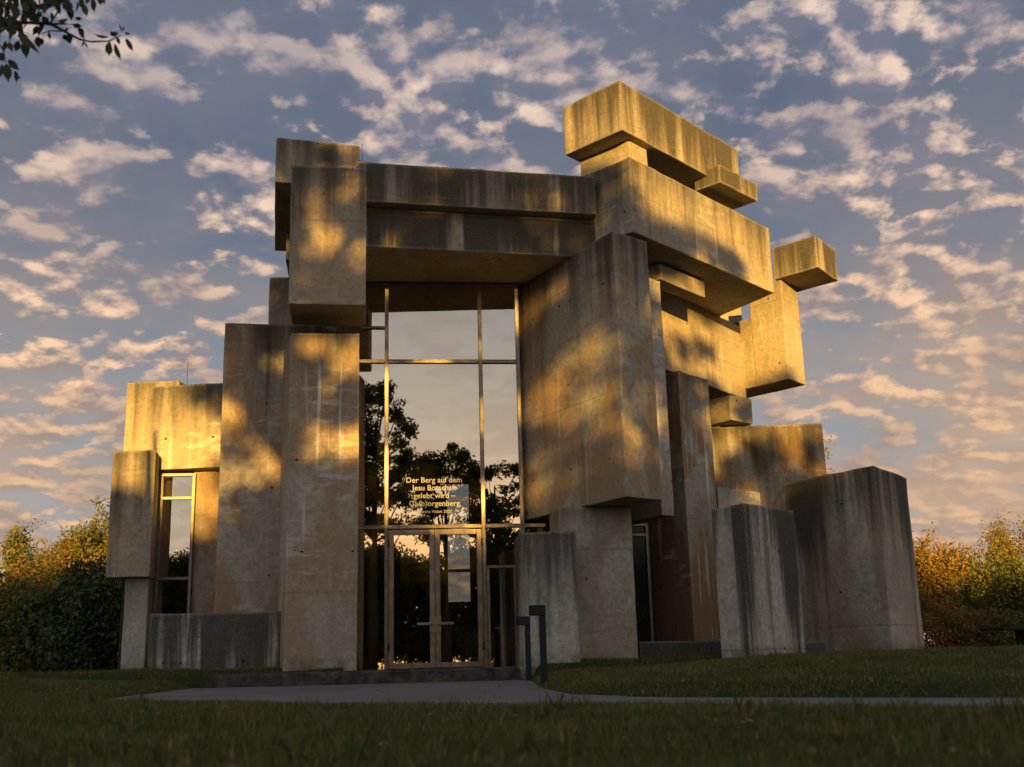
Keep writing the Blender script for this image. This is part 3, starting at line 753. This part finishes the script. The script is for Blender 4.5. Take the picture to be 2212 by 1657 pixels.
# ------------------------------------------------------------------ grass
def blades(name, n, xr, yr, keep, hgt, wid, lean=.5):
    x = rng.uniform(*xr, n); y = rng.uniform(*yr, n)
    nc = n // 700; cx = rng.uniform(*xr, nc); cy = rng.uniform(*yr, nc); m_ = nc * 45
    x[:m_] = np.repeat(cx, 45) + rng.normal(0, .07, m_); y[:m_] = np.repeat(cy, 45) + rng.normal(0, .07, m_); tall = np.zeros(n); tall[:m_] = np.repeat(rng.uniform(.3, 1.5, nc), 45)
    k = keep(x, y); x = x[k]; y = y[k]; tall = tall[k] * np.clip((poly_dist(x, y) - .35) * 2, 0, 1); z = ground(x, y); n = len(x)
    tuft = .5 + .5 * np.sin(x * 3.1 + 1.3 * np.sin(y * 2.7)) * np.sin(y * 3.7 + x)
    big = .5 + .5 * np.sin(x * .9 + 2.1 * np.sin(y * .63)) * np.sin(y * 1.1 + .7 * x)
    h = hgt * (.4 + .8 * rng.random(n) ** 1.5) * (.6 + .5 * tuft + .45 * big) * (1 + tall); a = rng.uniform(0, 2 * np.pi, n); wv = wid * (.7 + .6 * rng.random(n))
    ang = rng.uniform(0, 2 * np.pi, n); ln = lean * h * rng.random(n) ** .7
    c = np.stack([x, y, z - .006], -1); s = np.stack([np.cos(a) * wv, np.sin(a) * wv, 0 * a], -1)
    tip = c + np.stack([np.cos(ang) * ln, np.sin(ang) * ln, h], -1)
    midp = c + np.stack([np.cos(ang) * ln * .3, np.sin(ang) * ln * .3, h * .55], -1)
    v = np.stack([c - s, c + s, midp + s * .8, tip, midp - s * .8], 1)
    tone = np.clip(.38 + .25 * (tuft - .5) + rng.normal(0, .2, n), 0, .8); tone[rng.random(n) < .015] = 1.
    return tag(from_arrays(name, v, 5, GRASS, None, tone), kind='stuff')
def lawn(x, y):
    d = poly_dist(x, y)
    blk = ((x > -3.3) & (x < .3) & (y > 21.85)) | ((x > -6.1) & (x < .13) & (y > 21.4) & (y < 21.88))
    return (d > -.03 - .07 * np.sin(x * 5.3 + y * 3.1) * np.sin(x * 2.1 - y * 4.7)) & ~blk & (np.abs(x) < .50 * y + 1.2)
near = lambda x, y: lawn(x, y) & ((x + 6.0) * .62 + (y - 15.9) * .785 < .6)
farl = lambda x, y: lawn(x, y) & ((x + 6.0) * .62 + (y - 15.9) * .785 >= .6)
blades('foreground_grass', 330000, (-9, 8), (2.2, 18), near, .06, .004)
blades('lawn_grass', 420000, (-13, 14), (8.5, 23.5), farl, .05, .005)
for n_ in ('foreground_grass', 'lawn_grass'): pass

def fallen(n):
    x = rng.uniform(-9, 9, n); y = rng.uniform(2.6, 22, n); d = poly_dist(x, y)
    k = (np.abs(x) < .5 * y + 1) & (rng.random(n) < np.where(d < 0, .16, 1.)) & ~((x > -6.1) & (x < .3) & (y > 21.3)); x = x[k]; y = y[k]; n = len(x)
    z = np.where(poly_dist(x, y) < 0, zpath(y) + .016, ground(x, y) + .035 * rng.random(n) + .012)
    P = np.stack([x, y, z], -1); a = rng.uniform(0, 6.283, n); L = rng.uniform(.03, .065, n)[:, None]
    u = np.stack([np.cos(a), np.sin(a), rng.normal(0, .25, n)], -1); s = np.stack([-np.sin(a), np.cos(a), rng.normal(0, .35, n)], -1)
    tag(from_arrays('fallen_leaves', np.stack([P, P + u * L * .45 + s * L * .33, P + u * L, P + u * L * .45 - s * L * .33], 1), 4, L_GOLD, None, np.clip(rng.normal(.5, .3, n), 0, 1)), kind='stuff')
fallen(1500)
# ------------------------------------------------------------------ trees
def leaf_cloud(P, size, spread=1.0, droop=0., aspect=.55):
    """one rhombic leaf at every point of P; droop>0 hangs tips downward"""
    n = len(P); d = rng.normal(0, 1, (n, 3)); d[:, 2] -= droop; d /= np.linalg.norm(d, axis=1)[:, None] + 1e-9
    e = rng.normal(0, 1, (n, 3)); s = np.cross(d, e); s /= np.linalg.norm(s, axis=1)[:, None] + 1e-9
    L = size * (.6 + .8 * rng.random(n))[:, None]
    nn = np.cross(d, s)
    return np.stack([P, P + d * L * .45 + s * L * aspect * .5 + nn * L * .06, P + d * L, P + d * L * .45 - s * L * aspect * .5 + nn * L * .06], 1)
def grow(bm, p, d, L, r, lvl, maxl, tips, up=.25, kids=(3, 5), spread=.75, curve=.25):
    pts = [p.copy()]; dd = d.copy(); nseg = 4 if lvl < maxl else 3
    for i in range(nseg):
        dd = (dd + Vector((random.gauss(0, curve), random.gauss(0, curve), random.gauss(0, curve) + up * .5)) * .5).normalized()
        pts.append(pts[-1] + dd * (L / nseg))
    rad = [r * (1 - .6 * i / nseg) for i in range(nseg + 1)]
    if lvl <= 2: bm_tube(bm, pts, rad, 7 if lvl == 0 else 5)
    if lvl >= maxl - 1:
        for i in range(1, nseg + 1): tips.append((pts[i], L))
    if lvl < maxl:
        for k in range(random.randint(*kids)):
            t = random.uniform(.35, 1.0) if lvl else random.uniform(.5, 1.0)
            i = min(nseg - 1, int(t * nseg)); q = pts[i].lerp(pts[i + 1], t * nseg - i)
            a = Vector((random.gauss(0, 1), random.gauss(0, 1), random.gauss(0, .6))).normalized()
            nd = (dd * (1 - spread) + a * spread + Vector((0, 0, up))).normalized()
            grow(bm, q, nd, L * random.uniform(.5, .72), r * .45, lvl + 1, maxl, tips, up, kids, spread, curve)
def tree(name, loc, height, leafmat, nleaf, lsize, label, cat='tree', group=None, up=.3, spread=.7, maxl=3, kids=(4, 6), tone=(.4, .22), droop=.3, sig=.28, trunk=.35, fat=1.0, seed=None, redtop=0.):
    if seed is not None: random.seed(seed)
    x, y = loc; z = float(ground(np.array([float(x)]), np.array([float(y)]))[0]) - .05
    bm = bmesh.new(); tips = []
    base = Vector((x, y, z)); stem = height * trunk
    pts = [base + Vector((random.gauss(0, .03), random.gauss(0, .03), stem * i / 4)) for i in range(5)]
    r0 = height * .018 * fat
    bm_tube(bm, pts, [r0 * (1.25 - .12 * i) for i in range(5)], 8)
    for k in range(random.randint(5, 7)):
        a = 2 * math.pi * (k / 6 + random.uniform(-.07, .07)); el = random.uniform(.35, 1.0)
        d = Vector((math.cos(a) * math.cos(el), math.sin(a) * math.cos(el), math.sin(el)))
        grow(bm, pts[-1].lerp(pts[-3], random.uniform(0, 1)), d, height * random.uniform(.30, .42), r0 * .5, 1, maxl, tips, up, kids, spread)
    grow(bm, pts[-1], Vector((0, 0, 1)), height * .42, r0 * .6, 1, maxl, tips, up, kids, spread)
    top = max(t[0].z for t in tips); s = (height + z - pts[-1].z) / max(.1, top - pts[-1].z)
    # fit to the wanted height
    zc = pts[-1].z
    for v in bm.verts:
        if v.co.z > zc: v.co.z = zc + (v.co.z - zc) * s
    T = np.array([[t[0].x, t[0].y, zc + (t[0].z - zc) * s if t[0].z > zc else t[0].z] for t in tips])
    o = empty(name, base, label, cat, group)
    from_bm('trunk', bm, BARK, o, True)
    pick = rng.integers(0, len(T), nleaf); P = T[pick] + rng.normal(0, sig, (nleaf, 3)) * np.array([1, 1, .8])
    P = P[P[:, 2] > z + .05]
    tn = np.clip(rng.normal(tone[0], tone[1], len(P)) + (((pick * 7919) % 13) / 13. - .5)[:len(P)] * .3, 0, 1)
    if redtop: tn = np.clip(tn + redtop * (P[:, 2] - z) / height * (rng.random(len(P)) < .5), 0, 1)
    from_arrays('crown', leaf_cloud(P, lsize, 1., droop), 4, leafmat, o, tn)
    return o
def bush(name, loc, rad, leafmat, nleaf, lsize, label, cat='shrub', group=None, tone=(.35, .2), droop=1.2):
    x, y = loc; z = float(ground(np.array([float(x)]), np.array([float(y)]))[0]) - .03
    o = empty(name, (x, y, z), label, cat, group)
    bm = bmesh.new(); ctr = []
    for k in range(14):
        a = random.uniform(0, 2 * math.pi); q = Vector((x + math.cos(a) * rad[0] * .75 * random.random(), y + math.sin(a) * rad[1] * .75 * random.random(), z + rad[2] * random.uniform(.45, .95)))
        bm_tube(bm, [Vector((x + random.gauss(0, .15), y + random.gauss(0, .15), z)), Vector((x, y, z)).lerp(q, .5) + Vector((0, 0, .2)), q], [.035, .022, .008], 5)
    from_bm('stem', bm, BARK, o, True)
    n = nleaf; u = rng.normal(0, 1, (n, 3)); u /= np.linalg.norm(u, axis=1)[:, None]; u[:, 2] = np.abs(u[:, 2])
    lump = 1 + .16 * np.sin(u[:, 0] * 6 + x) * np.sin(u[:, 1] * 5) + .14 * np.sin(u[:, 2] * 9 + u[:, 0] * 5) + .07 * np.sin(u[:, 0] * 17 + u[:, 2] * 13)
    rr = (rng.random(n) ** .22) * lump
    P = np.stack([x + u[:, 0] * rad[0] * rr, y + u[:, 1] * rad[1] * rr, z + u[:, 2] * rad[2] * rr], -1)
    P[:, 2] = np.maximum(P[:, 2], z + .04)
    tn = np.clip(rng.normal(tone[0], tone[1], n), 0, 1)
    from_arrays('foliage', leaf_cloud(P, lsize, 1., droop), 4, leafmat, o, tn)
    return o
def px2x(dx, Y): return pt(D(dx, 1430), Y).x
# left background
tree('maple_tree', (px2x(20, 38), 38), 5.1, L_OLIVE, 20000, .11, 'yellow-green maple whose crown is cut by the left edge, left of the church', up=.6, spread=.5, sig=.12, tone=(.5, .22), seed=3, trunk=.2)
tree('maple_tree', (px2x(205, 37), 37), 5.6, L_OLIVE, 22000, .11, 'yellow-green maple with upright shoots touching the left side of the church', up=.65, spread=.45, sig=.12, tone=(.52, .22), seed=5, trunk=.2)
tree('cherry_tree', (px2x(85, 35), 35), 4.0, L_RED, 16000, .10, 'low russet-red tree between the two maples left of the church', up=.5, sig=.2, tone=(.6, .25), seed=8, trunk=.15)
tree('birch_tree', (px2x(150, 42), 42), 4.5, L_GOLD, 20000, .11, 'golden tree behind the russet tree left of the church', up=.4, sig=.28, tone=(.45, .22), seed=11, trunk=.15)
tree('birch_tree', (px2x(235, 35.5), 35.5), 3.9, L_GOLD, 16000, .10, 'golden tree tucked between the ivy bush and the church wall', up=.5, sig=.24, tone=(.4, .2), seed=12, trunk=.15)
bush('ivy_bush', (px2x(190, 29), 29), (1.9, 1.6, 2.55), L_DARK, 22000, .12, 'dense dark hanging ivy bush against the left edge of the church')
bush('hazel_bush', (px2x(30, 29.5), 29.5), (2.2, 1.5, 2.3), L_GREEN, 16000, .11, 'dim green bush with yellowing sprays at the left edge', tone=(.6, .28))
bush('hazel_bush', (px2x(110, 33), 33), (2.6, 1.4, 3.0), L_OLIVE, 18000, .11, 'olive bush behind the ivy and the dim green bush', tone=(.35, .22))
# right background
tree('cherry_tree', (px2x(2030, 40), 40), 4.15, L_GOLD, 26000, .11, 'bright yellow cherry tree with reddish tips just right of the church', up=.4, sig=.17, tone=(.42, .18), seed=21, trunk=.15, redtop=.45)
tree('oak_tree', (px2x(2140, 44), 44), 3.9, L_OLIVE, 24000, .12, 'darker green oak between the yellow tree and the right edge', up=.3, sig=.20, tone=(.35, .25), seed=22, trunk=.15)
tree('birch_tree', (px2x(2216, 48), 48), 5.7, L_GOLD, 8000, .11, 'tall sparse birch cut by the right edge', up=.7, spread=.4, sig=.2, tone=(.35, .2), seed=23, trunk=.25)
tree('oak_tree', (px2x(2225, 39), 39), 3.1, L_OLIVE, 18000, .11, 'low olive oak below the sparse birch at the right edge', up=.3, sig=.20, tone=(.45, .25), seed=25, trunk=.12)
bush('hawthorn_bush', (px2x(2060, 36), 36), (1.7, 1.2, 1.5), L_RED, 7000, .10, 'low dark russet bush under the yellow cherry tree', tone=(.4, .25))
bush('hawthorn_bush', (px2x(2190, 35.5), 35.5), (1.9, 1.2, 1.15), L_GREEN, 8000, .10, 'low green bush behind the outdoor table', tone=(.6, .25))
tree('poplar_tree', (px2x(1800, 42), 42), 8.1, L_GOLD, 3000, .12, 'tree whose twig tips just clear the broad dark block', up=.7, spread=.35, sig=.15, tone=(.4, .25), seed=41, trunk=.4)
# trees behind the viewpoint: seen mirrored in the glass, and they throw the dappled shade
def crown_tree(x, y, ells, lab, seed, ls=.26, per=150, cr=.62, name='linden_tree', group=None, lm=None):
    """ells: (cx, cz, rx, rz, clumps) ellipsoids that make up the crown"""
    random.seed(seed); z0 = float(ground(np.array([float(x)]), np.array([float(y)]))[0]) - .05
    o = empty(name, (x, y, z0), lab, 'tree', group); bm = bmesh.new()
    top = max(e[1] + e[3] for e in ells); r0 = .02 * top
    tx = ells[0][0]; pts = [Vector((x + (tx - x) * (i / 6) ** 1.5 + random.gauss(0, .06) * (i > 0), y, z0 + (top * .86 - z0) * i / 6)) for i in range(7)]
    bm_tube(bm, pts, [r0 * (1.15 - .16 * i) for i in range(7)], 8)
    PP = []
    for (cx, cz, rx, rz, nc) in ells:
        for k in range(nc):
            while True:
                u = Vector((random.uniform(-1, 1), random.uniform(-1, 1), random.uniform(-1, 1)))
                if u.length < 1: break
            if random.random() < .6: u = u.normalized() * random.uniform(.75, 1.0)
            c = Vector((cx + u.x * rx, y + u.y * rx * .8, cz + u.z * rz)); r = cr * random.uniform(.6, 1.3)
            n = int(per * random.uniform(.6, 1.3)); q = rng.normal(0, 1, (n, 3)); q /= np.linalg.norm(q, axis=1)[:, None]
            q *= (rng.random(n) ** .5 * r)[:, None] * np.array([1.15, 1.15, .7])
            PP.append(q + np.array(c))
            if k % 3 == 0:
                t = min(5, max(1, int((c.z - z0 - 1.5) / (top * .86) * 6))); A = pts[t]
                bm_tube(bm, [A, A.lerp(c, .5) + Vector((0, 0, -.3)), c], [r0 * .3, r0 * .18, .02], 5)
    from_bm('trunk', bm, BARK, o, True)
    P = np.concatenate(PP); P = P[P[:, 2] > -.42]
    from_arrays('crown', leaf_cloud(P, ls, 1., .3), 4, lm or L_GREEN, o, np.clip(rng.normal(.35, .2, len(P)), 0, 1))
crown_tree(1.4, -30, [(1.6, 15.2, 2.7, 4.6, 86), (2.2, 11.3, 2.9, 2.3, 31), (4.6, 13.4, 1.6, 1.8, 14), (.2, 10.6, .9, 2.0, 9)], 'tallest dark tree mirrored at the left of the glass entrance', 31)
crown_tree(6.6, -30.5, [(6.6, 13.2, 2.7, 2.3, 44), (6.8, 10.0, 2.8, 2.0, 33)], 'round dark tree mirrored behind the lettering on the glass', 32)
crown_tree(10.2, -29.5, [(10.2, 12.0, 2.0, 2.3, 24), (10.0, 9.2, 2.4, 1.8, 24)], 'tree mirrored left of the right mullion of the glass entrance', 33)
crown_tree(14.0, -30, [(14.0, 9.7, 2.3, 2.1, 30)], 'tree mirrored at the right edge of the glass entrance', 34)
crown_tree(17.6, -30.5, [(16.8, 8.4, 2.6, 1.7, 50)], 'spreading tree right of the ones mirrored in the glass', 37)
crown_tree(-3.4, -31, [(-3.0, 7.2, 2.4, 1.6, 34)], 'low tree mirrored beside the tallest tree in the glass', 35)
crown_tree(-11.5, -31, [(-11.5, 6.9, 3.6, 2.1, 44)], 'leafy low tree mirrored in the narrow left window', 36)
for i, x_ in enumerate(np.arange(-19, 27, 3.4)):
    hh = (9.3 if 11 < x_ < 19 else 8.5) + .3 * math.sin(i * 2.3)
    crown_tree(x_ + .5 * math.sin(i * 5.1), -34 + 1.2 * math.sin(i * 3.3), [(x_, hh * .52, 2.3, hh * .46, 96), (x_ + 1.6, 1.6, 2.0, 1.6, 36), (x_ + 1.7, hh * .66, 1.4, hh * .30, 30)], 'bushy hornbeam of the hedge row mirrored low in the glass', 60 + i, .24, (215 if 0 < x_ < 10 else 260), 1.1, 'hornbeam_tree', 'hornbeam hedge row facing the church')
# tree whose branch hangs into the top left corner
Yb = 7.2
def zb_(x, y): return D(.1953 * x, .1953 * y)
bt = empty('overhanging_tree', (-6.4, 6.6, -.42), 'dark leafy branch of a near tree hanging into the top left corner', 'tree')
bm = bmesh.new()
bm_tube(bm, [Vector((-6.4, 6.6, -.5)), Vector((-6.35, 6.62, 1.5)), Vector((-6.2, 6.7, 3.4)), Vector((-6.1, 6.8, 5.2)), Vector((-6.2, 6.9, 7))], [.17, .14, .12, .09, .04], 9)
def pth(pts, r0, r1, Y0=Yb):
    P = [pt(zb_(*p), Y0) for p in pts]; n = len(P) - 1
    bm_tube(bm, P, [r0 + (r1 - r0) * i / n for i in range(n + 1)], 6); return P
P0 = [pt(zb_(*p), Yb) for p in [(140, 245), (560, 262), (720, 350), (880, 435), (1000, 460), (1200, 455), (1340, 390)]]
bm_tube(bm, [Vector((-6.18, 6.72, 3.6)), Vector((-5.2, 6.9, 4.15))] + [pt(zb_(-250, 215), Yb)] + P0, [.06, .045, .03, .020, .014, .010, .008, .007, .006, .004], 7)
pth([(560, 255), (640, 130), (690, -20), (700, -260)], .008, .004); pth([(600, 262), (720, 265), (800, 268), (860, 300)], .008, .004)
pth([(140, 245), (40, 330), (-60, 420), (40, 560), (60, 690)], .009, .004); pth([(300, 250), (200, 400), (250, 440)], .007, .004); pth([(140, 245), (60, 100), (0, -60), (-60, -300)], .01, .005)
pth([(400, 255), (440, 60), (430, -160)], .008, .004); pth([(720, 345), (560, 340), (460, 370)], .006, .003)
from_bm('branch', bm, BARK, bt, True)
LV = []; LT = []
def leafpx(b, t, wpx, dy=0.):
    Y = Yb + random.uniform(-.12, .12)
    A = pt(zb_(*b), Y); Bp = pt(zb_(*t), Y + random.uniform(-.03, .03)); ax = Bp - A; L = ax.length
    s = ax.cross(Vector((random.gauss(0, .35), 1, random.gauss(0, .2)))).normalized() * (wpx * .1953 / 2.16 * Y / F)
    n = s.cross(ax).normalized() * L * .07
    # pointed leaf: eight corners, drip tip
    prof = [(0, 0), (.12, .55), (.35, 1.0), (.6, .8), (.82, .28), (1, 0), (.82, -.28), (.6, -.8), (.35, -1.0), (.12, -.55)]
    LV.append([A + ax * a_ + s * b_ * random.uniform(.85, 1.1) + n * (abs(b_) - (a_ * 1.2) ** 2) for a_, b_ in prof]); LT.append(random.random())
exp_leaves = [((1210, 455), (1175, 600), 42), ((1215, 470), (1205, 640), 40), ((1270, 480), (1335, 690), 36), ((1390, 420), (1480, 585), 34), ((1200, 410), (1030, 385), 30), ((1250, 400), (1220, 340), 26),
    ((1290, 400), (1250, 345), 40), ((1290, 410), (1330, 500), 26), ((1345, 350), (1320, 262), 16), ((1350, 340), (1385, 280), 14), ((1380, 365), (1445, 375), 22), ((860, 300), (945, 440), 44), ((930, 440), (905, 530), 16),
    ((935, 470), (975, 535), 14), ((745, 370), (790, 500), 56), ((700, 380), (735, 450), 40), ((640, 235), (770, 215), 44), ((800, 270), (920, 300), 36), ((830, 200), (920, 210), 26), ((770, 60), (790, 240), 52),
    ((850, 20), (850, 160), 40), ((930, 40), (960, 205), 44), ((1010, -20), (1055, 150), 46), ((1100, -30), (1115, 70), 30), ((1130, -20), (1165, 50), 26), ((880, -40), (920, 120), 36), ((980, -40), (950, 60), 30),
    ((260, 440), (300, 670), 56), ((205, 445), (170, 590), 42), ((60, 450), (35, 590), 36), ((90, 460), (145, 590), 34), ((310, 420), (440, 625), 44), ((420, 400), (430, 540), 50), ((450, 420), (480, 510), 30),
    ((540, 350), (555, 450), 24), ((70, 700), (95, 925), 62), ((85, 660), (225, 790), 50), ((160, 780), (195, 930), 34), ((195, 850), (235, 870), 20), ((0, 580), (40, 690), 50), ((20, 710), (10, 870), 44), ((200, 340), (350, 560), 56),
    ((160, 60), (190, 240), 62), ((330, 130), (360, 250), 40), ((560, 130), (585, 240), 30), ((760, 310), (700, 340), 30)]
for e_ in exp_leaves: leafpx(*e_)
for k in range(190):
    bx = random.uniform(-500, 720); by = random.uniform(-330, 330) if bx < 480 else random.uniform(-330, 40)
    if bx > 60 and 60 < by and random.random() < .25: continue
    a = random.gauss(1.45, .45); L = random.uniform(110, 200)
    leafpx((bx, by), (bx + math.cos(a) * L, by + math.sin(a) * L), random.uniform(34, 62))
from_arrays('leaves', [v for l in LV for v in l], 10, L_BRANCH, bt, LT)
